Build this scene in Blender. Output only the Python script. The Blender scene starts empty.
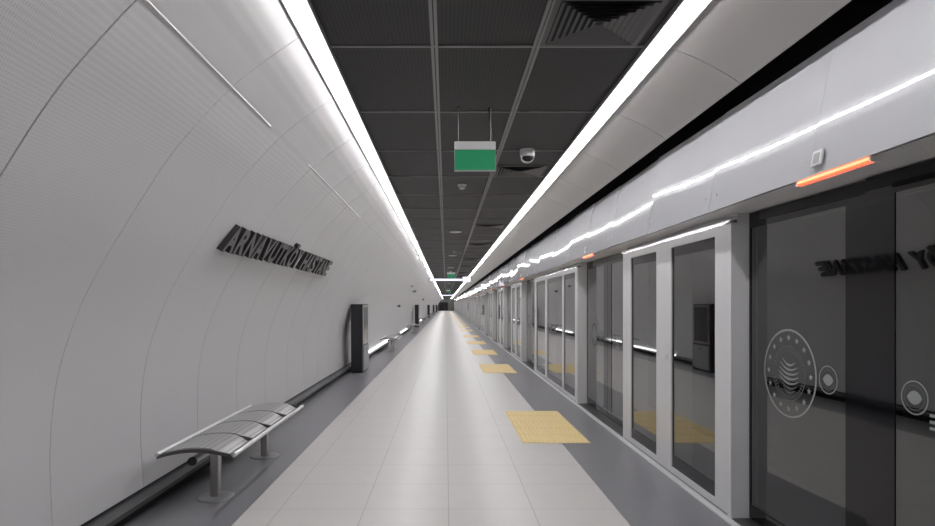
import bpy, math, random
from mathutils import Vector, Matrix, Euler

# ------------------------------------------------------------------ camera, world, exposure
scene = bpy.context.scene
COL = scene.collection
PX_F = 608.0                                   # focal length in pixels of the 935 px wide frame
cam_data = bpy.data.cameras.new('camera')
cam_data.sensor_width = 36.0
cam_data.lens = PX_F / 935.0 * 36.0
cam_data.shift_x = 21.5 / 935.0
cam_data.shift_y = 42.0 / 935.0
cam_data.clip_start = 0.05
cam_data.clip_end = 400
cam = bpy.data.objects.new('camera', cam_data)
cam.location = (0, 0, 1.6)
cam.rotation_euler = (math.pi / 2, 0, 0)       # looks along +Y, the platform runs along Y
COL.objects.link(cam)
scene.camera = cam

world = bpy.data.worlds.new('world')
scene.world = world
world.use_nodes = True
world.node_tree.nodes['Background'].inputs[0].default_value = (0, 0, 0, 1)
world.node_tree.nodes['Background'].inputs[1].default_value = 0.0

vs = scene.view_settings
vs.view_transform = 'Standard'
vs.look = 'None'
vs.gamma = 1.0
vs.use_curve_mapping = False
vs.exposure = 0.0
LED_STRENGTH = 1.8                              # the two ceiling light lines: the wide diffuser
LED_CORE = 115.0                                 # and the bright tube along its middle
scene.cycles.max_bounces = 10
scene.cycles.diffuse_bounces = 6
scene.cycles.transparent_max_bounces = 24
scene.cycles.sample_clamp_indirect = 6.0
random.seed(7)

Y0, Y1 = -2.5, 168.0                           # ends of the hall

# ------------------------------------------------------------------ materials
def nodes_of(m):
    m.use_nodes = True
    return m.node_tree.nodes, m.node_tree.links

def mat(name, col, rough=0.5, metal=0.0, spec=0.5, coat=0.0, emit=None, strength=0.0, noise=0.0, noise_scale=40.0, stretch=None):
    m = bpy.data.materials.new(name)
    N, L = nodes_of(m)
    p = N['Principled BSDF']
    p.inputs['Base Color'].default_value = (*col, 1)
    p.inputs['Roughness'].default_value = rough
    p.inputs['Metallic'].default_value = metal
    p.inputs['Specular IOR Level'].default_value = spec
    p.inputs['Coat Weight'].default_value = coat
    p.inputs['Coat Roughness'].default_value = 0.05
    if emit:
        p.inputs['Emission Color'].default_value = (*emit, 1)
        p.inputs['Emission Strength'].default_value = strength
    if noise:
        tc = N.new('ShaderNodeTexCoord'); mp = N.new('ShaderNodeMapping')
        mp.inputs['Scale'].default_value = stretch or (1, 1, 1)
        nz = N.new('ShaderNodeTexNoise'); nz.inputs['Scale'].default_value = noise_scale
        nz.inputs['Detail'].default_value = 3
        mx = N.new('ShaderNodeMix'); mx.data_type = 'RGBA'
        mx.inputs['A'].default_value = (*[c * (1 - noise) for c in col], 1)
        mx.inputs['B'].default_value = (*[min(1, c * (1 + noise)) for c in col], 1)
        L.new(tc.outputs['Object'], mp.inputs['Vector']); L.new(mp.outputs['Vector'], nz.inputs['Vector'])
        L.new(nz.outputs['Fac'], mx.inputs['Factor']); L.new(mx.outputs['Result'], p.inputs['Base Color'])
    return m

def math_node(N, L, op, a, b=None, c=None):
    n = N.new('ShaderNodeMath'); n.operation = op
    for i, v in enumerate((a, b, c)):
        if v is None: continue
        if isinstance(v, (int, float)): n.inputs[i].default_value = v
        else: L.new(v, n.inputs[i])
    return n.outputs[0]

def line_mask(N, L, coord, origin, pitch, width):
    """1 on joint lines spaced by pitch."""
    u = math_node(N, L, 'DIVIDE', math_node(N, L, 'SUBTRACT', coord, origin), pitch)
    f = math_node(N, L, 'FRACT', math_node(N, L, 'ADD', u, 1000.5))
    d = math_node(N, L, 'ABSOLUTE', math_node(N, L, 'SUBTRACT', f, 0.5))
    return math_node(N, L, 'LESS_THAN', d, width * 0.5 / pitch)

def tile_mat(name, col, joint, rough, x0, y0, px, py, width, mottled, spec=0.5):
    m = mat(name, col, rough, spec=spec)
    N, L = nodes_of(m); p = N['Principled BSDF']
    tc = N.new('ShaderNodeTexCoord'); sp = N.new('ShaderNodeSeparateXYZ')
    L.new(tc.outputs['Object'], sp.inputs[0])
    a = line_mask(N, L, sp.outputs['X'], x0, px, width)
    b = line_mask(N, L, sp.outputs['Y'], y0, py, width)
    msk = math_node(N, L, 'MAXIMUM', a, b)
    nz = N.new('ShaderNodeTexNoise'); nz.inputs['Scale'].default_value = 5; nz.inputs['Detail'].default_value = 6
    L.new(tc.outputs['Object'], nz.inputs['Vector'])
    m1 = N.new('ShaderNodeMix'); m1.data_type = 'RGBA'
    m1.inputs['A'].default_value = (*[c * (1 - mottled) for c in col], 1)
    m1.inputs['B'].default_value = (*[c * (1 + mottled) for c in col], 1)
    L.new(nz.outputs['Fac'], m1.inputs['Factor'])
    m2 = N.new('ShaderNodeMix'); m2.data_type = 'RGBA'
    m2.inputs['B'].default_value = (*joint, 1)
    L.new(msk, m2.inputs['Factor']); L.new(m1.outputs['Result'], m2.inputs['A'])
    L.new(m2.outputs['Result'], p.inputs['Base Color'])
    r = math_node(N, L, 'ADD', math_node(N, L, 'MULTIPLY', nz.outputs['Fac'], 0.1), rough - 0.05)
    L.new(r, p.inputs['Roughness'])
    return m

def glass_mat(name, tint, ior_r0, double=True):
    m = bpy.data.materials.new(name); N, L = nodes_of(m)
    N.remove(N['Principled BSDF'])
    out = N['Material Output']
    tr = N.new('ShaderNodeBsdfTransparent'); tr.inputs[0].default_value = (*tint, 1)
    gl = N.new('ShaderNodeBsdfGlossy'); gl.inputs['Roughness'].default_value = 0.015
    gl.inputs['Color'].default_value = (0.95, 0.95, 0.95, 1)
    ge = N.new('ShaderNodeNewGeometry')
    dt = N.new('ShaderNodeVectorMath'); dt.operation = 'DOT_PRODUCT'
    L.new(ge.outputs['Incoming'], dt.inputs[0]); L.new(ge.outputs['Normal'], dt.inputs[1])
    c = math_node(N, L, 'ABSOLUTE', dt.outputs['Value'])
    k = math_node(N, L, 'POWER', math_node(N, L, 'SUBTRACT', 1.0, c), 5.0)
    f = math_node(N, L, 'ADD', math_node(N, L, 'MULTIPLY', k, 1 - ior_r0), ior_r0)
    f2 = math_node(N, L, 'DIVIDE', math_node(N, L, 'MULTIPLY', f, 2.0), math_node(N, L, 'ADD', f, 1.0))
    f3 = math_node(N, L, 'MULTIPLY', f2, math_node(N, L, 'SUBTRACT', 1.0, ge.outputs['Backfacing']))
    mx = N.new('ShaderNodeMixShader')
    L.new(f3, mx.inputs[0]); L.new(tr.outputs[0], mx.inputs[1]); L.new(gl.outputs[0], mx.inputs[2])
    L.new(mx.outputs[0], out.inputs['Surface'])
    return m

def perforated_mat():
    m = mat('perforated_white_panel', (0.42, 0.415, 0.41), 0.45, spec=0.22)
    N, L = nodes_of(m); p = N['Principled BSDF']
    tc = N.new('ShaderNodeTexCoord'); sp = N.new('ShaderNodeSeparateXYZ')
    L.new(tc.outputs['Object'], sp.inputs[0])
    k = 2 * math.pi / 0.014
    s1 = math_node(N, L, 'SINE', math_node(N, L, 'MULTIPLY', sp.outputs['Y'], k))
    s2 = math_node(N, L, 'SINE', math_node(N, L, 'MULTIPLY', math_node(N, L, 'SUBTRACT', sp.outputs['Z'], math_node(N, L, 'MULTIPLY', sp.outputs['X'], 0.8)), k))
    hole = math_node(N, L, 'GREATER_THAN', math_node(N, L, 'MULTIPLY', s1, s2), 0.55)
    nz = N.new('ShaderNodeTexNoise'); nz.inputs['Scale'].default_value = 1.3; nz.inputs['Detail'].default_value = 4
    L.new(tc.outputs['Object'], nz.inputs['Vector'])
    m1 = N.new('ShaderNodeMix'); m1.data_type = 'RGBA'
    m1.inputs['A'].default_value = (0.63, 0.625, 0.63, 1); m1.inputs['B'].default_value = (0.67, 0.665, 0.67, 1)
    L.new(nz.outputs['Fac'], m1.inputs['Factor'])
    m2 = N.new('ShaderNodeMix'); m2.data_type = 'RGBA'
    m2.inputs['B'].default_value = (0.50, 0.495, 0.50, 1)
    L.new(hole, m2.inputs['Factor']); L.new(m1.outputs['Result'], m2.inputs['A'])
    L.new(m2.outputs['Result'], p.inputs['Base Color'])
    n2 = N.new('ShaderNodeTexNoise'); n2.inputs['Scale'].default_value = 2.5; n2.inputs['Detail'].default_value = 1
    L.new(tc.outputs['Object'], n2.inputs['Vector'])
    bp = N.new('ShaderNodeBump'); bp.inputs['Strength'].default_value = 0.22; bp.inputs['Distance'].default_value = 0.02
    L.new(n2.outputs['Fac'], bp.inputs['Height']); L.new(bp.outputs['Normal'], p.inputs['Normal'])
    return m

def ribbed_mat(name, a, b, axis, pitch, rough=0.6, metal=0.0, fill=0.45):
    m = mat(name, a, rough, metal); N, L = nodes_of(m); p = N['Principled BSDF']
    tc = N.new('ShaderNodeTexCoord'); sp = N.new('ShaderNodeSeparateXYZ')
    L.new(tc.outputs['Object'], sp.inputs[0])
    k = line_mask(N, L, sp.outputs[axis], 0.0, pitch, pitch * fill)
    mx = N.new('ShaderNodeMix'); mx.data_type = 'RGBA'
    mx.inputs['A'].default_value = (*a, 1); mx.inputs['B'].default_value = (*b, 1)
    L.new(k, mx.inputs['Factor']); L.new(mx.outputs['Result'], p.inputs['Base Color'])
    return m

M = {}
M['wall'] = perforated_mat()
M['backing'] = mat('grey_backing', (0.28, 0.28, 0.28), 0.8)
M['joint_light'] = mat('bright_joint_trim', (0.9, 0.9, 0.9), 0.3, 0.6)
M['plinth'] = mat('dark_plinth_metal', (0.11, 0.11, 0.115), 0.35, 0.4, noise=0.3, noise_scale=12, stretch=(1, 0.05, 6))
M['black'] = mat('matt_black', (0.012, 0.012, 0.013), 0.7)
M['tile'] = tile_mat('light_stone_tile', (0.655, 0.635, 0.615), (0.42, 0.40, 0.39), 0.36, -1.30, 6.09, 0.66, 0.66, 0.006, 0.06)
M['dark_tile'] = tile_mat('dark_grey_stone_tile', (0.225, 0.224, 0.24), (0.33, 0.33, 0.34), 0.30, -9.0, 6.09, 30.0, 2.64, 0.006, 0.12)
M['ceiling'] = ribbed_mat('dark_ribbed_ceiling_mesh', (0.031, 0.029, 0.031), (0.016, 0.015, 0.016), 'X', 0.024, 0.6)
M['tbar'] = mat('grey_ceiling_bar', (0.28, 0.275, 0.275), 0.45, 0.1)
M['led'] = mat('light_line_diffuser', (1, 1, 1), 0.5, emit=(1.0, 0.985, 1.0), strength=LED_STRENGTH)
M['led_core'] = mat('light_line_tube', (1, 1, 1), 0.5, emit=(1.0, 0.985, 1.0), strength=LED_CORE)
M['soffit'] = mat('grey_soffit_panel', (0.33, 0.32, 0.312), 0.5, noise=0.04, noise_scale=3)
M['white'] = mat('white_lacquered_panel', (0.49, 0.49, 0.51), 0.03, spec=0.4, noise=0.02, noise_scale=2)
M['frame'] = mat('white_door_frame', (0.68, 0.68, 0.69), 0.3, noise=0.03, noise_scale=3)
M['lintel'] = mat('grey_lintel', (0.82, 0.81, 0.79), 0.45)
M['chrome'] = mat('polished_steel', (0.8, 0.8, 0.81), 0.2, 1.0)
M['rail'] = mat('satin_steel_rail', (0.88, 0.88, 0.88), 0.36, 1.0)
M['steel'] = mat('brushed_steel', (0.50, 0.49, 0.47), 0.34, 1.0, noise=0.12, noise_scale=30, stretch=(1, 1, 0.1))
M['seat'] = ribbed_mat('slotted_steel_seat', (0.46, 0.46, 0.46), (0.33, 0.33, 0.33), 'X', 0.05, 0.42, 0.4, 0.3)
M['dark_steel'] = mat('dark_steel', (0.13, 0.13, 0.13), 0.4, 0.8)
M['glass'] = glass_mat('tinted_door_glass', (0.5, 0.5, 0.5), 0.088)
M['frit'] = mat('black_glass_border', (0.006, 0.0055, 0.007), 0.05, spec=0.42)
M['emblem'] = mat('pale_glass_print', (0.26, 0.275, 0.275), 0.5)
M['emblem_dim'] = mat('faint_glass_print', (0.10, 0.11, 0.11), 0.5)
M['red'] = mat('red_lamp_lens', (0.8, 0.12, 0.04), 0.3, emit=(1.0, 0.10, 0.035), strength=2.2)
M['orange'] = mat('orange_lamp_core', (0.9, 0.4, 0.2), 0.3, emit=(1.0, 0.42, 0.20), strength=1.6)
M['yellow'] = mat('yellow_tactile_tile', (0.88, 0.68, 0.32), 0.55, noise=0.08, noise_scale=14)
M['green'] = mat('green_sign_face', (0.012, 0.20, 0.085), 0.4, emit=(0.01, 0.17, 0.07), strength=0.45)
M['sign_white'] = mat('white_sign_housing', (0.78, 0.78, 0.77), 0.4)
M['plastic'] = mat('white_device_plastic', (0.68, 0.68, 0.68), 0.35)
M['lens'] = mat('dark_glossy_dome', (0.02, 0.02, 0.022), 0.08)
M['device'] = mat('grey_device_plastic', (0.38, 0.38, 0.38), 0.5)
M['disc'] = mat('pale_ceiling_disc', (0.75, 0.74, 0.72), 0.5)
M['letter_face'] = mat('dark_grey_letter_face', (0.085, 0.083, 0.085), 0.4)
M['letter_side'] = mat('black_letter_edge', (0.012, 0.012, 0.012), 0.5)
M['cabinet'] = mat('black_cabinet_steel', (0.013, 0.013, 0.017), 0.45)
M['screen'] = mat('dark_screen_glass', (0.06, 0.06, 0.065), 0.06, spec=0.8)
M['grey_panel'] = mat('grey_cabinet_panel', (0.30, 0.30, 0.31), 0.35)
M['display'] = mat('pale_blue_display', (0.6, 0.6, 0.7), 0.3, emit=(0.66, 0.68, 1.0), strength=1.5)
M['display_box'] = mat('pale_lit_sign_face', (0.6, 0.6, 0.7), 0.3, emit=(0.72, 0.72, 0.95), strength=0.75)
M['base_light'] = mat('low_light_tube', (1, 1, 1), 0.4, emit=(1.0, 0.99, 0.98), strength=5.0)
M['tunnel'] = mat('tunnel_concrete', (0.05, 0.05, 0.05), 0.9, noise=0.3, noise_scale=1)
M['end'] = mat('dark_end_wall', (0.17, 0.175, 0.16), 0.7, noise=0.4, noise_scale=1.2)

# ------------------------------------------------------------------ mesh helpers
class MB:
    def __init__(self): self.v, self.f, self.m, self.s = [], [], [], []
    def add(self, vs_, fs, mi=0, smooth=False):
        b = len(self.v); self.v += [tuple(p) for p in vs_]
        for f in fs:
            self.f.append([b + i for i in f]); self.m.append(mi); self.s.append(smooth)
        return self
    def box(self, x0, x1, y0, y1, z0, z1, mi=0):
        return self.add([(x0,y0,z0),(x1,y0,z0),(x1,y1,z0),(x0,y1,z0),(x0,y0,z1),(x1,y0,z1),(x1,y1,z1),(x0,y1,z1)],
            [(0,3,2,1),(4,5,6,7),(0,1,5,4),(1,2,6,5),(2,3,7,6),(3,0,4,7)], mi)
    def bbox(self, x0, x1, y0, y1, z0, z1, c, mi=0):
        """box with chamfered edges along Z and softened caps"""
        pts = [(x0+c,y0),(x1-c,y0),(x1,y0+c),(x1,y1-c),(x1-c,y1),(x0+c,y1),(x0,y1-c),(x0,y0+c)]
        n = 8; ins = [(x0+2*c,y0+c),(x1-2*c,y0+c),(x1-c,y0+2*c),(x1-c,y1-2*c),(x1-2*c,y1-c),(x0+2*c,y1-c),(x0+c,y1-2*c),(x0+c,y0+2*c)]
        V = [(*p, z0) for p in ins] + [(*p, z0+c) for p in pts] + [(*p, z1-c) for p in pts] + [(*p, z1) for p in ins]
        F = [tuple(reversed(range(n))), tuple(range(3*n, 4*n))]
        for k in range(3):
            for i in range(n):
                j = (i+1) % n
                F.append((k*n+i, k*n+j, (k+1)*n+j, (k+1)*n+i))
        return self.add(V, F, mi)
    def prism(self, prof, y0, y1, mi=0, closed=True, smooth=False, ny=1, caps=True):
        """profile of (x, z) points, counter-clockwise seen from -Y, swept along Y"""
        n = len(prof); V = []
        for k in range(ny + 1):
            y = y0 + (y1 - y0) * k / ny
            V += [(x, y, z) for x, z in prof]
        F = []
        for k in range(ny):
            for i in range(n if closed else n - 1):
                j = (i + 1) % n
                F.append((k*n+i, k*n+j, (k+1)*n+j, (k+1)*n+i))
        self.add(V, F, mi, smooth)
        if closed and caps:
            self.add([(x, y0, z) for x, z in prof], [tuple(reversed(range(n)))], mi)
            self.add([(x, y1, z) for x, z in prof], [tuple(range(n))], mi)
        return self
    def tube(self, a, b, r, n=12, mi=0, r2=None, caps=True):
        a, b = Vector(a), Vector(b); d = (b - a).normalized()
        u = d.orthogonal().normalized(); w = d.cross(u)
        r2 = r if r2 is None else r2
        V = [a + r*(math.cos(t)*u + math.sin(t)*w) for t in [2*math.pi*i/n for i in range(n)]]
        V += [b + r2*(math.cos(t)*u + math.sin(t)*w) for t in [2*math.pi*i/n for i in range(n)]]
        self.add(V, [(i, (i+1) % n, n+(i+1) % n, n+i) for i in range(n)], mi, True)
        if caps:
            self.add(V[:n], [tuple(reversed(range(n)))], mi); self.add(V[n:], [tuple(range(n))], mi)
        return self
    def lathe(self, c, prof, n=24, mi=0, cap=True):
        """profile of (r, z) turned about the vertical axis through c"""
        V = []
        for r, z in prof:
            V += [(c[0]+r*math.cos(2*math.pi*i/n), c[1]+r*math.sin(2*math.pi*i/n), c[2]+z) for i in range(n)]
        F = []
        for k in range(len(prof)-1):
            for i in range(n):
                j = (i+1) % n
                F.append((k*n+i, k*n+j, (k+1)*n+j, (k+1)*n+i))
        self.add(V, F, mi, True)
        if cap:
            k = (len(prof)-1)*n
            self.add(V[:n], [tuple(reversed(range(n)))], mi); self.add(V[k:k+n], [tuple(range(n))], mi)
        return self
    def build(self, name, mats, parent=None, loc=(0, 0, 0)):
        me = bpy.data.meshes.new(name)
        me.from_pydata(self.v, [], self.f)
        me.polygons.foreach_set('material_index', self.m)
        me.polygons.foreach_set('use_smooth', self.s)
        for m in (mats if isinstance(mats, (list, tuple)) else [mats]):
            me.materials.append(M[m] if isinstance(m, str) else m)
        me.update()
        o = bpy.data.objects.new(name, me); COL.objects.link(o); o.location = loc
        if parent: o.parent = parent
        return o

def empty(name, loc, rz=0.0):
    o = bpy.data.objects.new(name, None); COL.objects.link(o)
    o.location = loc; o.rotation_euler = (0, 0, rz); o.empty_display_size = 0.2
    return o

def tag(o, label=None, cat=None, group=None, kind=None):
    if label: o['label'] = label
    if cat: o['category'] = cat
    if group: o['group'] = group
    if kind: o['kind'] = kind
    return o

def struct(o):
    o['kind'] = 'structure'; return o

KIDS = {}
def children(o):
    return list(o.children)

def copy_tree(o, parent=None):
    c = o.copy(); COL.objects.link(c)
    if parent: c.parent = parent
    for ch in children(o): copy_tree(ch, c)
    return c

ORD = ['first', 'second', 'third', 'fourth', 'fifth', 'sixth', 'seventh', 'eighth', 'ninth', 'tenth', 'eleventh', 'twelfth']

# ------------------------------------------------------------------ the hall: left vault wall
KEY = [(-2.415, 0.144), (-2.43, 0.30), (-2.443, 0.705), (-2.406, 1.10), (-2.32, 1.42), (-2.184, 1.742),
       (-1.962, 2.118), (-1.715, 2.50), (-1.50, 2.758), (-1.32, 2.945), (-1.155, 3.078), (-1.016, 3.175), (-0.904, 3.253)]
def smooth_profile(P, k=4):
    out = []
    for i in range(len(P) - 1):
        p0, p1, p2, p3 = P[max(i-1, 0)], P[i], P[i+1], P[min(i+2, len(P)-1)]
        for j in range(k):
            t = j / k
            out.append(tuple(0.5*((2*p1[a]) + (-p0[a]+p2[a])*t + (2*p0[a]-5*p1[a]+4*p2[a]-p3[a])*t*t + (-p0[a]+3*p1[a]-3*p2[a]+p3[a])*t**3) for a in (0, 1)))
    out.append(P[-1])
    return out
PROF = smooth_profile(KEY)
SPLIT = min(range(len(PROF)), key=lambda i: abs(PROF[i][1] - 2.945))

def offset_profile(P, d):
    out = []
    for i, p in enumerate(P):
        a, b = P[max(i-1, 0)], P[min(i+1, len(P)-1)]
        tx, tz = b[0]-a[0], b[1]-a[1]; l = math.hypot(tx, tz)
        out.append((p[0] - tz/l*d, p[1] + tx/l*d))      # outward, away from the platform
    return out

wl = MB()
low, high = PROF[:SPLIT+1], PROF[SPLIT:]
k = 0
edges = [3.75 + 1.11*i for i in range(-5, 149)]
for i in range(len(edges) - 1):
    a, b = edges[i] + 0.003, edges[i+1] - 0.003
    if abs(edges[i] - 2.64) < 0.02: a += 0.003
    if abs(edges[i+1] - 2.64) < 0.02: b -= 0.003
    if a > Y1: break
    for P in (low, high):
        inner = P; outer = offset_profile(P, 0.02)
        loop = inner + outer[::-1]
        n, q = len(loop), len(P)
        V = [(x, a, z) for x, z in loop] + [(x, b, z) for x, z in loop]
        wl.add(V, [(j, n+j, n+j+1, j+1) for j in range(q-1)], 0, True)              # face to the platform
        wl.add(V, [(j, n+j, n+(j+1) % n, (j+1) % n) for j in range(q-1, n)], 0)     # back and ends
        m = len(P)
        wl.add([(x, a, z) for x, z in inner] + [(x, a, z) for x, z in outer], [(j, j+1, m+j+1, m+j) for j in range(m-1)], 0)
        wl.add([(x, b, z) for x, z in inner] + [(x, b, z) for x, z in outer], [(j, m+j, m+j+1, j+1) for j in range(m-1)], 0)
bk = offset_profile(PROF, 0.03)
wl.add([(x, Y0, z) for x, z in bk] + [(x, Y1, z) for x, z in bk], [(j, len(bk)+j, len(bk)+j+1, j+1) for j in range(len(bk)-1)], 1)
struct(wl.build('wall_left', ['wall', 'backing']))

jx, jz = PROF[SPLIT]
for n, (a, b) in enumerate([(-2.4, 4.57), (5.83, 9.4)]):
    t = MB(); t.tube((jx, a, jz), (jx, b, jz), 0.0055, 12)
    struct(t.build('trim_%d' % (n + 1), 'joint_light'))

# plinth at the foot of the left wall
pl = MB()
pl.box(-2.50, -2.28, Y0, Y1, 0.088, 0.124, 0)
pl.box(-2.50, -2.35, Y0, Y1, 0.0, 0.088, 1)  # toe recess, its shadow put in as black
pl.box(-2.50, -2.432, Y0, Y1, 0.124, 0.16, 1)
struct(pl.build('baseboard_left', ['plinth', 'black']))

# ------------------------------------------------------------------ floor
fl = MB()
fl.box(-2.50, -1.555, Y0, Y1, -0.1, 0.0, 1)
fl.box(-1.555, 1.34, Y0, Y1, -0.1, 0.0, 0)
fl.box(1.34, 2.40, Y0, Y1, -0.1, 0.0, 1)
struct(fl.build('floor', ['tile', 'dark_tile']))
t = MB(); t.box(2.065, 2.12, Y0, Y1, 0.0, 0.012)
struct(t.build('trim_3', 'frame'))

# ------------------------------------------------------------------ ceiling
S = 1.07                                       # overhead geometry sits a little higher and wider
CZ = 1.6 + 1.565*S
c = MB(); c.box(-0.694*S, 1.194*S, Y0, Y1, CZ, CZ + 0.02)
struct(c.build('ceiling', 'ceiling'))
tb = MB()
for x in (-0.07*S, 0.545*S):
    tb.box(x-0.023, x-0.004, Y0, Y1, CZ-0.012, CZ+0.002); tb.box(x+0.004, x+0.023, Y0, Y1, CZ-0.012, CZ+0.002)
BAR0, BAR = 3.67*S, 1.24*S
y = BAR0 - 4*BAR
while y < Y1:
    tb.box(-0.694*S, 1.194*S, y-0.010, y+0.010, CZ-0.009, CZ+0.001); y += BAR
struct(tb.build('trim_4', 'tbar'))

LZ = 1.6 + 1.546*S
LY0 = 0.1                                      # both light runs start here, out of view, to dim the near wall
def light_line(x0, x1, label):
    root = empty('linear_light', ((x0+x1)/2, (LY0+Y1)/2, LZ))
    tag(root, label, 'ceiling light', 'long ceiling light lines')
    d = MB(); n = 110
    for i in range(n):
        a, b = LY0 + (Y1-LY0)*i/n, LY0 + (Y1-LY0)*(i+1)/n
        d.add([(x0+0.006, a, LZ), (x1-0.006, a, LZ), (x1-0.006, b, LZ), (x0+0.006, b, LZ)], [(0, 3, 2, 1)])
    o = d.build('diffuser', 'led', root); o.location = -root.location
    d = MB(); xm = (x0+x1)/2; cw = 0.0075
    for i in range(n):
        a, b = LY0 + (Y1-LY0)*i/n, LY0 + (Y1-LY0)*(i+1)/n
        P = [(xm-cw, LZ-0.001), (xm-cw*0.7, LZ-0.006), (xm+cw*0.7, LZ-0.006), (xm+cw, LZ-0.001)]
        d.add([(x, a, z) for x, z in P] + [(x, b, z) for x, z in P], [(j, 4+j, 5+j, j+1) for j in range(3)])
        d.f[-3:] = [list(reversed(f)) for f in d.f[-3:]]
    o = d.build('light_tube', 'led_core', root); o.location = -root.location
    h = MB()
    h.prism([(x0-0.004, LZ-0.006), (x0+0.006, LZ-0.006), (x0+0.006, LZ+0.05), (x1-0.006, LZ+0.05), (x1-0.006, LZ-0.006), (x1+0.004, LZ-0.006), (x1+0.004, LZ+0.06), (x0-0.004, LZ+0.06)], LY0, Y1, caps=False)
    o = h.build('housing', 'tbar', root); o.location = -root.location
light_line(-0.837*S, -0.700*S, 'long bright ceiling light line along the left vaulted wall')
light_line(1.200*S, 1.350*S, 'long bright ceiling light line along the grey soffit on the right')

# ------------------------------------------------------------------ soffit over the doors
sp_ = smooth_profile([(1.45, 3.258), (1.55, 3.222), (1.68, 3.162), (1.80, 3.096), (1.905, 3.030)], 4)
so = MB()
y = BAR0 - 5*BAR
while y < Y1:
    a, b = y + 0.003, y + BAR - 0.003
    up = [(x+0.01, z+0.03) for x, z in sp_]
    n = len(sp_)
    so.add([(x, a, z) for x, z in sp_] + [(x, b, z) for x, z in sp_], [(j, j+1, n+j+1, n+j) for j in range(n-1)], 0, True)
    so.add([(x, a, z) for x, z in sp_] + [(x, a, z) for x, z in up], [(j, n+j, n+j+1, j+1) for j in range(n-1)], 0)
    so.add([(x, b, z) for x, z in sp_] + [(x, b, z) for x, z in up], [(j, j+1, n+j+1, n+j) for j in range(n-1)], 0)
    so.add([(sp_[-1][0], a, sp_[-1][1]), (sp_[-1][0], b, sp_[-1][1]), (up[-1][0], b, up[-1][1]), (up[-1][0], a, up[-1][1])], [(0, 1, 2, 3)], 0)
    y += BAR
so.add([(x+0.012, Y0, z+0.035) for x, z in sp_] + [(x+0.012, Y1, z+0.035) for x, z in sp_], [(j, j+1, len(sp_)+j+1, len(sp_)+j) for j in range(len(sp_)-1)], 1)
struct(so.build('trim_5', ['soffit', 'backing']))
# dark void behind the soffit gap
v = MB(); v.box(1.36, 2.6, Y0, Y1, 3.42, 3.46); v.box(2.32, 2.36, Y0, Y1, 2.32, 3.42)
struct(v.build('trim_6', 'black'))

# lintel under the header panels
ln = MB(); ln.box(1.965, 2.36, Y0, Y1, 2.283, 2.32, 0)
struct(ln.build('trim_7', 'lintel'))

# ------------------------------------------------------------------ tunnel behind the doors
tn = MB()
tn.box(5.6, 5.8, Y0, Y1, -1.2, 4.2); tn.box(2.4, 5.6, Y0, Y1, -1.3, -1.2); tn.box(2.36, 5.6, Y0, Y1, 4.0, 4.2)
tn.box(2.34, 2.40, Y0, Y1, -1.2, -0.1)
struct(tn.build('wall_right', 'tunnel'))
w = MB(); w.box(-3.0, 5.8, Y0-0.1, Y0, -0.1, 4.2)  # unseen wall behind the camera, coloured white for fill light
struct(w.build('wall_back', 'sign_white'))
w = MB(); w.box(-3.0, 5.8, Y1, Y1+0.2, -0.1, 4.2)
struct(w.build('wall_front', 'end'))
d = MB(); d.box(-1.9, -0.5, Y1-0.06, Y1, 0.0, 2.3, 0); d.box(-0.45, 0.5, Y1-0.06, Y1, 0.0, 2.3, 0)
d.box(-2.0, -1.9, Y1-0.09, Y1, 0.0, 2.4, 1); d.box(0.5, 0.6, Y1-0.09, Y1, 0.0, 2.4, 1); d.box(-1.9, 0.5, Y1-0.09, Y1, 2.3, 2.4, 1); d.box(-0.5, -0.45, Y1-0.09, Y1, 0.0, 2.3, 1)
struct(d.build('door_1', ['black', 'dark_steel']))

# ------------------------------------------------------------------ platform doors
centres = []
car = 3.25 - 5.25*2 - 5.25          # first door of the leading car lies behind the camera
y = 3.25; i = 2                      # the first door in view is the third of its car
pattern = [5.25, 5.25, 5.25, 7.25]
idx = 2
while y < Y1 - 4:
    centres.append(y)
    y += pattern[idx % 4]; idx += 1
HALF = 1.25

GX = 2.262                            # front face of the sliding glass
def door_leaf(parent, side):
    """side +1: the farther leaf, -1: the nearer; built about the opening's centre"""
    a, b = (0.004, HALF-0.004) if side > 0 else (-HALF+0.004, -0.004)
    inner = 0.20; outer = 0.022
    fr = MB()
    sa, sb = (a, a+inner) if side > 0 else (b-inner, b)
    oa, ob = (b-outer, b) if side > 0 else (a, a+outer)
    fr.box(2.258, 2.298, sa, sb, 0.03, 2.275); fr.box(2.258, 2.298, oa, ob, 0.03, 2.275)
    lo, hi = min(sb, ob), max(sa, oa)
    lo, hi = (sb, oa) if side > 0 else (ob, sa)
    fr.box(2.258, 2.298, lo, hi, 2.165, 2.275); fr.box(2.258, 2.298, lo, hi, 0.03, 0.13)
    leaf = fr.build('door_leaf', 'frit', parent, (-2.262, 0, 0))
    g = MB(); g.box(GX, 2.276, lo, hi, 0.13, 2.165)
    g.build('glass_pane', 'glass', leaf)
    return leaf

def ring(mb, cy, cz, r0, r1, x, n=40, mi=0, t=0.0012):
    """thin raised ring printed on the pane facing the platform"""
    V = []
    for r, xx in ((r1, x), (r1, x-t), (r0, x-t), (r0, x)):
        V += [(xx, cy + r*math.cos(2*math.pi*i/n), cz + r*math.sin(2*math.pi*i/n)) for i in range(n)]
    F = []
    for k in range(3):
        for i in range(n):
            j = (i+1) % n
            F.append((k*n+i, k*n+j, (k+1)*n+j, (k+1)*n+i))
    mb.add(V, F, mi)

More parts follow.
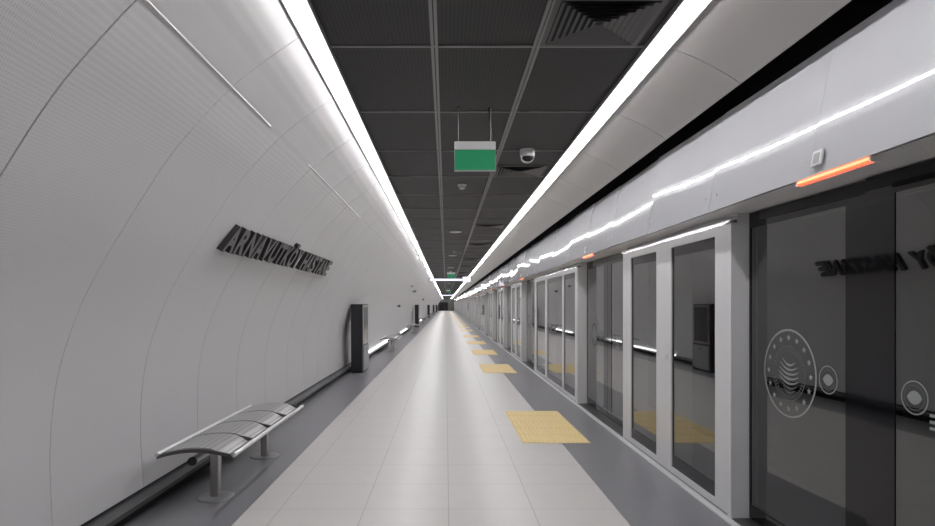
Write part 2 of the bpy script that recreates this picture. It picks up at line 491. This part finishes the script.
def disc(mb, cy, cz, r, x, n=16, mi=0, t=0.0012, pts=None):
    P = pts or [(cy + r*math.cos(2*math.pi*i/n), cz + r*math.sin(2*math.pi*i/n)) for i in range(n)]
    n = len(P)
    V = [(x-t, a, b) for a, b in P] + [(x, a, b) for a, b in P]
    mb.add(V, [tuple(reversed(range(n)))] + [(i, (i+1) % n, n+(i+1) % n, n+i) for i in range(n)], mi)

def star(cy, cz, r):
    return [(cy + (r if k % 2 == 0 else r*0.42)*math.sin(math.pi*k/5), cz + (r if k % 2 == 0 else r*0.42)*math.cos(math.pi*k/5)) for k in range(10)]

def emblem(leaf, cy, cz, R):
    e = MB()
    ring(e, cy, cz, R*0.955, R, GX)
    ring(e, cy, cz, R*0.60, R*0.625, GX, mi=1)
    for k in range(16):
        a = 2*math.pi*k/16
        disc(e, 0, 0, 0, GX, pts=star(cy + R*0.80*math.cos(a), cz + R*0.80*math.sin(a), R*0.075))
    for k in range(44):                                        # lettered band suggested by fine ticks
        a = 2*math.pi*k/44
        if abs(math.sin(a)) < 0.18: continue
        u, w_ = Vector((math.cos(a), math.sin(a))), Vector((-math.sin(a), math.cos(a)))
        P = [u*R*0.50 - w_*R*0.016, u*R*0.57 - w_*R*0.016, u*R*0.57 + w_*R*0.016, u*R*0.50 + w_*R*0.016]
        disc(e, 0, 0, 0, GX, mi=1, pts=[(cy+p.x, cz+p.y) for p in P])
    for k in range(7):                                         # globe drawn by curved bands
        z0 = -0.33 + 0.105*k
        half = math.sqrt(max(0.02, 0.40**2 - z0*z0))*0.92
        top, bot = [], []
        for s in range(11):
            t = -1 + 2*s/10
            sag = -0.11*(1 - t*t) + 0.04*t
            th = 0.028*(1 - 0.7*abs(t))
            top.append((cy + R*half*t, cz + R*(z0 + sag + th))); bot.append((cy + R*half*t, cz + R*(z0 + sag - th)))
        disc(e, 0, 0, 0, GX, pts=bot + top[::-1], mi=0 if k > 1 else 1)
    return e.build('emblem', ['emblem', 'emblem_dim'], leaf)

def small_logo(leaf, cy, cz, R):
    e = MB()
    ring(e, cy, cz, R*0.92, R, GX, 28)
    ring(e, cy, cz, R*0.70, R*0.74, GX, 28, 1)
    P = [(-0.56, 0.0), (-0.40, 0.22), (-0.20, 0.36), (0.0, 0.41), (0.20, 0.36), (0.40, 0.22), (0.56, 0.0), (0.40, -0.22), (0.20, -0.36), (0.0, -0.41), (-0.20, -0.36), (-0.40, -0.22)][::-1]
    disc(e, 0, 0, 0, GX, pts=[(cy + R*a, cz + R*b) for a, b in P])
    return e.build('logo', ['emblem', 'emblem_dim'], leaf)

def make_door():
    root = empty('platform_door', (2.262, 0, 0))
    far = door_leaf(root, 1); near = door_leaf(root, -1)
    emblem(far, 0.757, 1.15, 0.292)
    small_logo(far, 0.36, 1.155, 0.085)
    small_logo(near, -0.325, 1.154, 0.083)
    n = MB()
    for z, l in ((1.085, 0.16), (1.055, 0.11), (1.025, 0.14)):
        n.box(GX-0.0012, GX, -0.415-l, -0.415, z-0.007, z+0.007)
    n.build('notice', 'emblem', near)
    th = MB(); th.box(2.12, 2.33, -HALF, HALF, 0.0, 0.022)
    th.build('threshold', 'dark_steel', root, (-2.262, 0, 0))
    return root

def ord_label(i, near_text, far_text, n=10):
    return near_text % ORD[i] if i < n else far_text

proto_door = make_door()
for i, yc in enumerate(centres):
    o = proto_door if i == 0 else copy_tree(proto_door)
    o.location = (2.262, yc, 0)
    if i == 0:
        ASKEW = o
    tag(o, 'dark glass sliding platform door with round emblem, cut by the right photo edge' if i == 0 else
        ord_label(i, 'dark glass sliding platform door, %s from the viewer along the right side', 'narrow distant dark glass platform door beyond the tenth'),
        'door', 'sliding platform doors')

# the leaves of the first door hang a little askew in their guides
for ch in children(ASKEW):
    if ch.name.startswith('door_leaf'):
        ch.rotation_euler = (0, 0, math.radians(1.5))
        off = 0.63 if ch.name == 'door_leaf' else -0.63
        ch.location = Vector((-2.262, 0, 0)) + Vector((2.262, off, 0)) - Matrix.Rotation(math.radians(1.5), 3, 'Z') @ Vector((2.262, off, 0))

# red lamps over the doors
def make_lamp():
    root = empty('warning_light', (1.95, 0, 2.283))
    l = MB(); l.prism([(-0.008, -0.024), (0.012, -0.024), (0.012, 0.0), (-0.008, 0.0)], -0.29, 0.29)
    l.build('lens', 'red', root)
    l = MB(); l.prism([(0.012, -0.030), (0.036, -0.030), (0.036, 0.0), (0.012, 0.0)], -0.29, 0.29)  # opaque back added to keep the red lens out of the glass reflections
    l.build('rear_shield', 'lintel', root)
    l = MB(); l.prism([(-0.0135, -0.014), (-0.008, -0.016), (-0.008, -0.002), (-0.0135, -0.004)], -0.28, 0.28)
    l.build('light_core', 'orange', root)
    for s in (-1, 1):
        h = MB(); h.box(-0.012, 0.036, min(s*0.29, s*0.30), max(s*0.29, s*0.30), -0.026, 0.0)
        h.build('end_cap', 'lintel', root)
    return root
proto_lamp = make_lamp()
for i, yc in enumerate(centres):
    o = proto_lamp if i == 0 else copy_tree(proto_lamp)
    o.location = (1.955, yc - 0.17, 2.283)
    tag(o, ord_label(i, 'glowing red warning light bar above the %s platform door', 'tiny red warning light above a distant platform door beyond the tenth'), 'warning light', 'red lights above the platform doors')

# fixed glazed partitions between the openings
def make_partition(y0, y1, panes):
    """built from 0 to its length; panes are (a, b) glass spans"""
    root = empty('glass_partition', (2.11, y0, 0))
    L_ = y1 - y0
    fr = MB()
    cuts = [0.0] + [q for p in panes for q in p] + [L_]
    for k in range(0, len(cuts), 2):
        fr.box(0.0, 0.20, cuts[k], cuts[k+1], 0.0, 2.205)
    for a, b in panes:
        fr.box(0.0, 0.20, a, b, 0.0, 0.085); fr.box(0.0, 0.20, a, b, 2.137, 2.205)
    fr.box(0.05, 0.20, 0.0, L_, 2.205, 2.283)
    fr.build('frame', 'frame', root)
    ends = [0.0] + [(panes[k][1] + panes[k+1][0])/2 for k in range(len(panes)-1)] + [L_]
    for a, b in panes:
        g = MB(); g.box(0.016, 0.030, a, b, 0.085, 2.137); g.build('glass_pane', 'glass', root)
        bd = MB(); bd.box(0.012, 0.015, a, b, 2.05, 2.137); bd.box(0.012, 0.015, a, b, 0.085, 0.20)
        bd.box(0.012, 0.015, a, a+0.03, 0.20, 2.05); bd.box(0.012, 0.015, b-0.03, b, 0.20, 2.05)
        bd.build('glass_border', 'frit', root)
    for a, b in zip(ends[:-1], ends[1:]):
        r = MB(); P = [(0.055, 2.205), (-0.008, 2.205), (-0.0072, 2.237), (-0.003, 2.241), (0.055, 2.241)]
        r.prism(P[::-1], a+0.05, b-0.05, smooth=False); r.build('top_rail', 'chrome', root)
    for q in ends:
        h = MB(); qq = min(max(q, 0.045), L_-0.045)
        h.bbox(-0.014, 0.05, qq-0.04, qq+0.04, 2.207, 2.240, 0.006); h.build('hinge', 'chrome', root)
    for q in ends[1:-1]:
        lk = MB(); lk.tube((0.0, q-0.1, 1.106), (-0.012, q-0.1, 1.106), 0.020); lk.build('lock', 'chrome', root)
    kl = MB(); kl.box(-0.004, 0.0, 0.06, L_-0.06, 0.028, 0.034); kl.build('shadow_joint', 'dark_steel', root)
    return root
SHORT = [(0.27, 1.20), (1.60, 2.44)]
LONG = [(0.20, 1.15), (1.30, 2.95), (3.20, 4.45)]
proto_short = proto_long = None
parts_i = 0
NEARP = 'white framed glass partition between the %s and %s platform doors'
spans = [(-0.75, centres[0] - HALF)] + [(a + HALF, b - HALF) for a, b in zip(centres[:-1], centres[1:])]
proto_short = None
for i, (a, b) in enumerate(spans):
    if i == 0:
        continue
    if b - a < 3.5:
        if proto_short is None: o = proto_short = make_partition(a, b, SHORT)
        else: o = copy_tree(proto_short)
    else:
        if proto_long is None: o = proto_long = make_partition(a, b, LONG)
        else: o = copy_tree(proto_long)
    o.location = (2.11, a, 0)
    tag(o, NEARP % (ORD[i-1], ORD[i]) if i < 11 else 'narrow distant white framed glass partition beyond the eleventh platform door', 'partition', 'glazed partitions between the platform doors')
w = MB(); w.box(2.11, 2.31, Y0, centres[0]-HALF, 0, 2.283)
struct(w.build('trim_8', 'frame'))

# ------------------------------------------------------------------ header panels
LEAN = math.radians(10.0)
def make_header(length, near, far):
    """near, far: lean of the sheet in degrees at its two ends"""
    root = empty('header_panel', (1.94, 0, 2.283))
    p = MB(); g = 0.0012; ny = 12; H = 0.745
    rows = []
    for k in range(ny + 1):
        t = k/ny; yy = g + (length-2*g)*t
        ln_ = math.radians(near + (far-near)*t + 0.35*math.sin(math.pi*t))
        px, pz = math.sin(LEAN)*0.30, math.cos(LEAN)*0.30
        bx, bz = px - math.sin(ln_)*0.30, 0.0
        tx, tz = px + math.sin(ln_)*(H-0.30), pz + math.cos(ln_)*(H-0.30)
        rows.append([(bx, yy, 0.0), (tx, yy, tz), (tx+0.04, yy, tz), (tx+0.04, yy, tz-0.02), (tx+0.02, yy, tz-0.02), (bx+0.024, yy, 0.022), (bx+0.024, yy, 0.0)])
    V = [r[0] for r in rows] + [r[1] for r in rows]; m_ = ny + 1
    p.add(V, [(k, m_+k, m_+k+1, k+1) for k in range(ny)][:], 0, True)
    p.f = [list(reversed(f)) for f in p.f]
    n = 7; V = [q for r in rows for q in r]; F = []
    for k in range(ny):
        for q in range(1, n):
            j = (q+1) % n
            F.append((k*n+q, (k+1)*n+q, (k+1)*n+j, k*n+j))
    p.add(V, F, 0, False)
    p.add(V[:n], [tuple(range(n))]); p.add(V[-n:], [tuple(reversed(range(n)))])
    p.build('panel', 'white', root)
    for yy in (0.09, length - 0.09):
        z = 0.115; x = math.tan(LEAN)*z
        kh = MB(); kh.tube((x+0.002, yy, z), (x-0.005, yy, z), 0.011, 14); kh.build('key_lock', 'steel', root)
    return root
LEANS = {2: (11.1, 11.0), 3: (11.1, 9.7), 4: (10.3, 7.9), 5: (9.8, 11.4)}
header_count = 0
def place_header(a, b, label):
    global header_count
    wob = 1.0 if header_count < 8 else 2.4 if header_count < 12 else 4.2
    near, far = LEANS.get(header_count, (10.3 + random.uniform(-wob, wob), 10.3 + random.uniform(-wob, wob)))
    header_count += 1
    o = make_header(b - a, near, far)
    o.location = (1.94, a, 2.283)
    tag(o, label, 'panel', 'white header panels above the platform doors')
place_header(-0.75, 0.625, 'glossy white header panel above the right photo edge, nearest the viewer')
place_header(0.625, 2.0, 'glossy white header panel at the upper right corner beside the first door')
WORDS = ['nearest', 'middle', 'farthest']
for i, yc in enumerate(centres):
    far_l = 'small distant white header panel beyond the eighth platform door'
    place_header(yc-HALF, yc, 'glossy white header panel over the near half of the %s platform door' % ORD[i] if i < 8 else far_l)
    place_header(yc, yc+HALF, 'glossy white header panel over the far half of the %s platform door' % ORD[i] if i < 8 else far_l)
    if i + 1 < len(centres):
        a, b = yc + HALF, centres[i+1] - HALF
        n = 2 if b - a < 3.5 else 3
        for k in range(n):
            wd = (['near', 'far'] if n == 2 else WORDS)[k]
            place_header(a + (b-a)*k/n, a + (b-a)*(k+1)/n, 'glossy white header panel, the %s one between the %s and %s platform doors' % (wd, ORD[i], ORD[i+1]) if i < 8 else far_l)

def make_plate():
    root = empty('sensor_plate', (1.955, 0, 2.36))
    p = MB(); p.bbox(-0.012, 0.0, -0.042, 0.042, -0.042, 0.042, 0.003); p.build('plate', 'plastic', root)
    s = MB(); s.box(-0.0145, -0.012, -0.024, 0.024, -0.026, 0.026); s.build('sensor_window', 'device', root)
    return root
pp = make_plate()
for i, yc in enumerate(centres[:8]):
    o = pp if i == 0 else copy_tree(pp)
    o.location = (1.936, yc - 0.09, 2.362); o.rotation_euler = (0, LEAN, 0)
    tag(o, ord_label(i, 'small square white sensor plate on the header above the %s platform door', 'tiny square sensor plate on the header beyond the tenth platform door'), 'sensor', 'sensor plates above the platform doors')

# ------------------------------------------------------------------ tactile paving
def make_tactile():
    root = empty('tactile_paving', (1.28, 0, 0))
    tl = MB(); s = 0.196
    tl.box(-s, s, -0.208, 0.208, 0.0, 0.004)
    for k in range(7):
        x = -0.162 + 0.054*k
        tl.prism([(x-0.016, 0.004), (x+0.016, 0.004), (x+0.010, 0.0085), (x-0.010, 0.0085)], -0.19, 0.19)
    first = None
    for ix in (-0.2, 0.2):
        for iy in range(5):
            loc = (ix, -0.844 + 0.422*iy, 0.0)
            if first is None: first = tl.build('tile', 'yellow', root, loc)
            else:
                c_ = first.copy(); COL.objects.link(c_); c_.parent = root; c_.location = loc
    return root
tp = make_tactile()
for i, yc in enumerate(centres[1:]):
    o = tp if i == 0 else copy_tree(tp)
    o.location = (1.28, yc - 0.4, 0)
    tag(o, 'large yellow ribbed tactile paving patch, nearest on the floor, before the second door' if i == 0 else
        ord_label(i, 'yellow ribbed tactile paving patch, %s from the viewer on the floor', 'thin distant yellow tactile paving patch beyond the tenth'), 'tactile paving', 'yellow tactile patches before the doors')

# ------------------------------------------------------------------ benches
def make_bench():
    root = empty('bench', (-1.92, 0, 0))
    Lb = 2.24
    XB, XF = -0.30, 0.29
    for x, nm in ((XB, 'back_rail'), (XF, 'front_rail')):
        r = MB(); r.tube((x, 0, 0.45), (x, Lb, 0.45), 0.019, 12); r.build(nm, 'rail', root)
    def arch(t): return 0.448 + 0.050*math.sin(math.pi*min(1, max(0, t)))**0.9
    for k in range(5):                                     # curved arms from rail to rail
        yy = 0.012 + (Lb-0.024)*k/4
        a = MB(); top, bot = [], []
        for s in range(15):
            t = s/14; x = XB + (XF-XB)*t
            top.append((x, arch(t)-0.004)); bot.append((x, arch(t)-0.030))
        a.prism(bot + top[::-1], yy-0.012, yy+0.012)
        a.build('arm', 'dark_steel', root)
    for k in range(4):                                     # slotted steel seats, rolled down at the front
        ya = 0.012 + (Lb-0.024)*k/4 + 0.018; yb = ya + (Lb-0.024)/4 - 0.036
        st = MB(); top = []
        for s in range(19):
            t = 0.05 + 0.83*s/18; x = XB + (XF-XB)*t
            z = arch(t) + 0.002 - 0.035*max(0.0, (s-13)/5.0)**2
            top.append((x, z))
        bot = [(x, z-0.006) for x, z in top]
        st.prism(bot + top[::-1], ya, yb, smooth=False)
        st.build('seat', 'seat', root)
    bm_ = MB(); bm_.tube((-0.02, 0.0, 0.405), (-0.02, Lb, 0.405), 0.030, 14); bm_.build('beam', 'steel', root)
    for yy in (0.0, Lb):
        e = MB(); s = -1 if yy == 0 else 1
        e.tube((-0.02, yy, 0.405), (-0.02, yy + s*0.02, 0.405), 0.033, 14); e.build('end_cap', 'black', root)
    for yy in (0.41, 1.78):
        lg = MB(); lg.bbox(-0.035, 0.035, yy-0.035, yy+0.035, 0.008, 0.44, 0.006)
        leg = lg.build('leg', 'steel', root)
        f = MB(); f.lathe((0, yy, 0.0), [(0.15, 0.0), (0.15, 0.006), (0.14, 0.010), (0.0365, 0.010)], 28)
        f.build('foot_plate', 'grey_panel', leg)
    return root
bench = make_bench()
for i, yb in enumerate([4.66, 20.4, 33.9, 49.7, 63.2, 79.0, 92.5]):
    o = bench if i == 0 else copy_tree(bench)
    o.location = (-1.92, yb, 0)
    tag(o, 'steel four-seat bench nearest the viewer, in front of the left wall' if i == 0 else
        'steel bench just beyond the nearest black cabinet' if i == 1 else
        ord_label(i, 'small distant steel bench by the left wall, %s from the viewer', 'distant bench'), 'bench', 'steel benches along the left wall')

# ------------------------------------------------------------------ black cabinets on the left
def make_cabinet():
    root = empty('information_cabinet', (-2.10, 0, 0))
    b = MB(); b.bbox(-0.135, 0.135, 0.0, 1.0, 0.0, 1.62, 0.006); b.build('body', 'cabinet', root)
    s = MB()
    s.box(0.135, 0.150, 0.04, 0.10, 0.66, 1.60); s.box(0.135, 0.150, 0.90, 0.96, 0.66, 1.60); s.box(0.135, 0.150, 0.10, 0.90, 1.54, 1.60); s.box(0.135, 0.150, 0.10, 0.90, 0.66, 0.72)
    fr = s.build('screen_frame', 'steel', root)
    g = MB(); g.box(0.135, 0.144, 0.10, 0.90, 0.72, 1.54); g.build('screen', 'screen', fr)
    p = MB(); p.box(0.135, 0.165, 0.04, 0.96, 0.05, 0.62); pn = p.build('access_panel', 'grey_panel', root)
    h = MB(); h.box(0.165, 0.172, 0.42, 0.58, 0.52, 0.55); h.build('handle', 'dark_steel', pn)
    return root
cab = make_cabinet()
for i, yb in enumerate([14.3, 43.6, 72.9, 102.2, 131.5]):
    o = cab if i == 0 else copy_tree(cab)
    o.location = (-2.10, yb, 0)
    tag(o, ['tall black information cabinet against the left wall beyond the near bench', 'second tall black cabinet further along the left wall',
            'third small black cabinet far along the left wall', 'fourth black cabinet near the far end of the left wall', 'farthest tiny black cabinet near the end wall'][i], 'cabinet', 'black cabinets along the left wall')

# low light tubes at the foot of the left wall
def base_light(a, b, label):
    root = empty('base_light', (-2.385, a, 0.150))
    t_ = MB(); n = max(2, int((b-a)/1.0))
    for k in range(n):
        t_.tube((0.0, (b-a)*k/n, 0.0), (0.0, (b-a)*(k+1)/n, 0.0), 0.022, 10, caps=(k in (0, n-1)))
    t_.build('tube', 'base_light', root)
    h = MB(); h.box(-0.012, 0.012, 0.0, b-a, -0.026, -0.018); h.build('holder', 'dark_steel', root)
    tag(root, label, 'wall light', 'low light tubes at the left wall foot')
base_light(17.6, 25.9, 'bright low light tube at the wall foot beyond the nearest cabinet')
base_light(32.0, 37.0, 'short low light tube at the wall foot before the second cabinet')
base_light(56.0, 63.0, 'distant low light tube at the wall foot beyond the second cabinet')

# ------------------------------------------------------------------ station name in raised letters
def letters(text, y_start, y_end, foot, up, height, depth):
    root = empty('station_sign', (foot[0], y_start, foot[1]))
    v_ = Vector((up[0], 0, up[1])).normalized(); u_ = Vector((0, 1, 0)); n_ = u_.cross(v_)
    widths = {'I': 0.4, ' ': 0.62}
    tot = sum(widths.get(ch, 1.0) for ch in text); cell = (y_end - y_start)/tot
    pos = 0.0
    dg = bpy.context.evaluated_depsgraph_get()
    for ch in text:
        w_ = widths.get(ch, 1.0)*cell
        if ch != ' ':
            cu = bpy.data.curves.new('letter_curve', 'FONT'); cu.body = ch; cu.size = 1.0
            cu.extrude = 0.05; cu.offset = 0.036; cu.resolution_u = 5
            tmp = bpy.data.objects.new('letter_curve', cu); COL.objects.link(tmp)
            bpy.context.view_layer.update()
            me = bpy.data.meshes.new_from_object(tmp.evaluated_get(bpy.context.evaluated_depsgraph_get()))
            bpy.data.objects.remove(tmp); bpy.data.curves.remove(cu)
            base = 'O' if ch == 'Ö' else ch
            xs = [q.co.x for q in me.vertices]; ys = [q.co.y for q in me.vertices]
            x0, x1 = min(xs), max(xs); cap = 0.73
            sx = w_*0.92/(x1-x0); sy = height/cap
            me.materials.append(M['letter_face']); me.materials.append(M['letter_side'])
            for poly in me.polygons:
                poly.material_index = 0 if poly.normal.z > 0.9 else 1
                poly.use_smooth = False
            for q in me.vertices:
                a = pos + w_*0.04 + (q.co.x-x0)*sx; b = q.co.y*sy; cc = (q.co.z/0.05*0.5 + 0.5)*depth
                q.co = u_*a + v_*b + n_*cc
            me.name = 'letter'
            o = bpy.data.objects.new('letter', me); COL.objects.link(o); o.parent = root
        pos += w_
    return root
sg = letters('ARNAVUTKÖY HASTANE', 5.22, 9.74, (-1.972, 2.098), (0.12, 0.205), 0.25, 0.055)
tag(sg, 'station name in thick dark raised letters on the left vaulted wall', 'sign')

# ------------------------------------------------------------------ hanging green exit signs
def make_exit():
    root = empty('exit_sign', (0.235, 0, 2.66))
    b = MB(); b.bbox(-0.162, 0.162, 0.0, 0.05, 0.168, 0.232, 0.004); b.build('housing', 'sign_white', root)
    f = MB(); f.box(-0.158, 0.158, 0.014, 0.036, 0.008, 0.168); f.build('sign_face', 'green', root)
    e = MB(); e.box(-0.162, -0.158, 0.010, 0.040, 0.0, 0.168); e.box(0.158, 0.162, 0.010, 0.040, 0.0, 0.168); e.box(-0.158, 0.158, 0.010, 0.040, 0.0, 0.008)
    e.build('edge_frame', 'device', root)
    for x in (-0.13, 0.125):
        c_ = MB(); c_.tube((x, 0.025, 0.232), (x, 0.025, 0.512), 0.0025, 8); cc = c_.build('cord', 'steel', root)
        k_ = MB(); k_.tube((x, 0.025, 0.49), (x, 0.025, 0.512), 0.009, 10); k_.build('cord_mount', 'steel', cc)
    w_ = MB(); pts = [(0.11, 0.03, 0.505), (0.118, 0.035, 0.42), (0.135, 0.03, 0.33), (0.14, 0.028, 0.232)]
    for a, b_ in zip(pts[:-1], pts[1:]): w_.tube(a, b_, 0.005, 8)
    w_.build('cable', 'black', root)
    return root
ex = make_exit()
for i, (x, yy) in enumerate([(0.228, 4.77), (0.205, 24.0), (0.2, 52.0)]):
    o = ex if i == 0 else copy_tree(ex)
    o.location = (x*S, yy*S, 1.6 + 1.053*S); o.scale = (S, S, S)
    tag(o, ['green exit sign with white top hanging from the dark ceiling, nearest', 'small distant green exit sign just above the lit display bar', 'tiny farthest green exit sign beyond the lit display bar'][i], 'exit sign', 'green hanging signs')

# lit display bars hung across the hall
def make_display():
    root = empty('hanging_display', (0.185, 0, 2.80))
    b = MB(); b.bbox(-1.02, 1.02, -0.02, 0.10, -0.03, 0.12, 0.008); b.build('housing', 'dark_steel', root)
    f = MB(); f.box(-0.98, 0.62, -0.026, -0.02, 0.0, 0.09); f.build('screen', 'display', root)
    q = MB(); q.bbox(0.62, 1.02, -0.045, 0.12, -0.06, 0.20, 0.006); qq = q.build('side_box', 'sign_white', root)
    g = MB(); g.box(0.66, 0.98, -0.050, -0.045, -0.03, 0.17); g.build('lit_face', 'display_box', qq)
    for x in (-0.8, 0.8):
        c_ = MB(); c_.tube((x, 0.04, 0.12 if x < 0 else 0.20), (x, 0.04, 0.365), 0.008, 8); c_.build('hanger', 'steel', root)
    return root
dp = make_display()
for i, yy in enumerate([30.0, 78.0]):
    o = dp if i == 0 else copy_tree(dp)
    o.location = (0.185*S, yy*S, 1.6 + 1.2*S); o.scale = (S, S, S)
    tag(o, ['pale blue lit display bar hung across the hall, the nearer one', 'tiny lit display bar hung far down the hall'][i], 'display', 'hanging display bars')

# ------------------------------------------------------------------ ceiling devices
def make_vent():
    root = empty('ceiling_vent', (0.85, 0, CZ))
    h = 0.29; f = MB(); z = -0.012
    f.box(-h, h, -h, -h+0.03, z, 0.0); f.box(-h, h, h-0.03, h, z, 0.0); f.box(-h, -h+0.03, -h+0.03, h-0.03, z, 0.0); f.box(h-0.03, h, -h+0.03, h-0.03, z, 0.0)
    f.build('vent_frame', 'vent', root)
    b = MB(); b.box(-h+0.03, h-0.03, -h+0.03, h-0.03, -0.003, -0.001); b.build('backing', 'black', root)
    for k in range(7):
        ro = 0.255 - 0.035*k; ri = ro - 0.024
        s = MB()
        V = [(-ro, -ro), (ro, -ro), (ro, ro), (-ro, ro)]; W = [(-ri, -ri), (ri, -ri), (ri, ri), (-ri, ri)]
        P = [(x, y_, -0.018) for x, y_ in V] + [(x, y_, -0.004) for x, y_ in W] + [(x*0.985, y_*0.985, -0.016) for x, y_ in V] + [(x, y_, -0.002) for x, y_ in W]
        F = []
        for i in range(4):
            j = (i+1) % 4
            F += [(i, 4+i, 4+j, j)]
            F += [(8+i, 8+j, 12+j, 12+i)]
            F += [(i, j, 8+j, 8+i)]
        s.add(P, F); s.build('louvre', 'vent', root)
    return root
M['vent'] = mat('grey_vent_metal', (0.115, 0.112, 0.112), 0.45, 0.1)
vt = make_vent()
for i, k in enumerate([0, 3, 7, 10, 14, 17, 21, 24]):
    o = vt if i == 0 else copy_tree(vt)
    o.location = (0.85*S, BAR0 + BAR*k - 0.305*S, CZ); o.scale = (S, S, S)
    tag(o, ['square louvred ceiling vent at the top, nearest the viewer', 'square louvred ceiling vent beside the nearest exit sign'][i] if i < 2 else
        ord_label(i, 'distant square ceiling vent, %s from the viewer by the right light line', 'x'), 'vent', 'square ceiling vents')

# dome camera
root = empty('dome_camera', (0.82*S, 6.13*S, CZ)); root.scale = (S, S, S)
b = MB(); b.lathe((0, 0, 0), [(0.074, 0.0), (0.076, -0.02), (0.074, -0.062), (0.066, -0.072)], 28); b.build('base', 'plastic', root)
b = MB(); b.lathe((0, 0, 0), [(0.058, -0.070), (0.055, -0.095), (0.040, -0.118), (0.018, -0.129), (0.001, -0.131)], 24); dome = b.build('dome', 'lens', root)
sh = MB(); V = []; n = 16
for r_, k_ in ((0.061, 0), (0.069, 1)):
    for i in range(n+1):
        a = math.radians(-50 + 215*i/n)
        V.append((r_*math.cos(a) , -0.03 - 0.004*k_, -0.072 - r_*abs(math.sin(a))*0.9)); 
F = [(i, i+1, n+2+i, n+1+i) for i in range(n)]
V2 = [(x, y_+0.05, z) for x, y_, z in V]; m_ = len(V)
sh.add(V + V2, F + [tuple(m_+q for q in reversed(f)) for f in F] + [(n+1+i, n+2+i, m_+n+2+i, m_+n+1+i) for i in range(n)] + [(i+1, i, m_+i, m_+i+1) for i in range(n)])
sh.build('shroud', 'plastic', root)
tag(root, 'white dome security camera on the dark ceiling right of the exit sign', 'camera')

def make_detector():
    root = empty('smoke_detector', (0, 0, CZ))
    b = MB(); b.lathe((0, 0, 0), [(0.058, 0.0), (0.058, -0.018), (0.050, -0.026)], 24); b.build('base', 'plastic', root)
    b = MB(); b.lathe((0, 0, 0), [(0.044, -0.026), (0.040, -0.050), (0.026, -0.060), (0.001, -0.061)], 24); b.build('sensor_cap', 'plastic', root)
    b = MB(); b.lathe((0, 0, 0), [(0.0445, -0.034), (0.0445, -0.040)], 24); b.build('vent_ring', 'dark_steel', root)
    return root
dt = make_detector()
for i, (x, yy) in enumerate([(0.21, 7.9), (0.24, 17.4), (0.22, 28.2)]):
    o = dt if i == 0 else copy_tree(dt)
    o.location = (x*S, yy*S, CZ); o.scale = (S, S, S)
    tag(o, ['white round smoke detector on the ceiling below the nearest exit sign', 'tiny white smoke detector far along the ceiling, second from the viewer', 'tiny smoke detector on the ceiling just before the lit display bar'][i], 'smoke detector', 'ceiling smoke detectors')

def make_disc():
    root = empty('ceiling_speaker', (0.21, 0, CZ))
    b = MB(); b.lathe((0, 0, 0), [(0.14, 0.0), (0.14, -0.010), (0.128, -0.016), (0.118, -0.012)], 32); b.build('rim', 'plastic', root)
    b = MB(); b.lathe((0, 0, 0), [(0.117, -0.004), (0.10, -0.014), (0.001, -0.016)], 32); b.build('grille', 'disc', root)
    return root
dc = make_disc()
for i, yy in enumerate([12.98, 19.2, 25.4, 37.9, 44.1, 58.0]):
    o = dc if i == 0 else copy_tree(dc)
    o.location = (0.21*S, yy*S, CZ); o.scale = (S, S, S)
    tag(o, 'pale round ceiling speaker disc beyond the smoke detector' if i == 0 else
        ord_label(i, 'small distant round ceiling speaker disc, %s from the viewer', 'x'), 'speaker', 'round ceiling speakers')

# ------------------------------------------------------------------ small devices on the left wall
def wall_x(h):
    for (xa, za), (xb, zb) in zip(PROF[:-1], PROF[1:]):
        if za <= h <= zb: return xa + (xb-xa)*(h-za)/(zb-za)
    return PROF[0][0]
def device(name, yy, h, sx, sy, sz, label, cat, group=None):
    yy, h = yy*S, 1.6 + (h-1.6)*S
    x = wall_x(h)
    root = empty(name, (x, yy, h))
    b = MB(); b.box(-0.02, 0.06, -0.03, 0.03, -0.025, 0.025); b.build('bracket', 'dark_steel', root)
    c_ = MB(); c_.bbox(0.06, 0.06+sx, -sy/2, sy/2, -sz/2, sz/2, 0.008); cc = c_.build('body', 'device', root)
    l_ = MB(); l_.tube((0.06+sx*0.5, -sy/2, 0), (0.06+sx*0.5, -sy/2-0.02, 0), min(sx, sz)*0.3, 12); l_.build('lens', 'lens', cc)
    tag(root, label, cat, group)
device('wall_camera', 27.1, 2.44, 0.10, 0.20, 0.10, 'small dark camera high on the left wall, midway between the two nearest cabinets', 'camera', 'small wall cameras')
device('wall_speaker', 30.8, 2.29, 0.16, 0.30, 0.14, 'small dark speaker on the left wall just beyond the high camera', 'speaker')
device('call_point', 26.4, 1.555, 0.10, 0.16, 0.12, 'small grey call point low on the left wall beneath the high camera', 'call point')
device('wall_camera', 47.1, 2.03, 0.12, 0.26, 0.16, 'small distant camera on the left wall above the second cabinet', 'camera', 'small wall cameras')
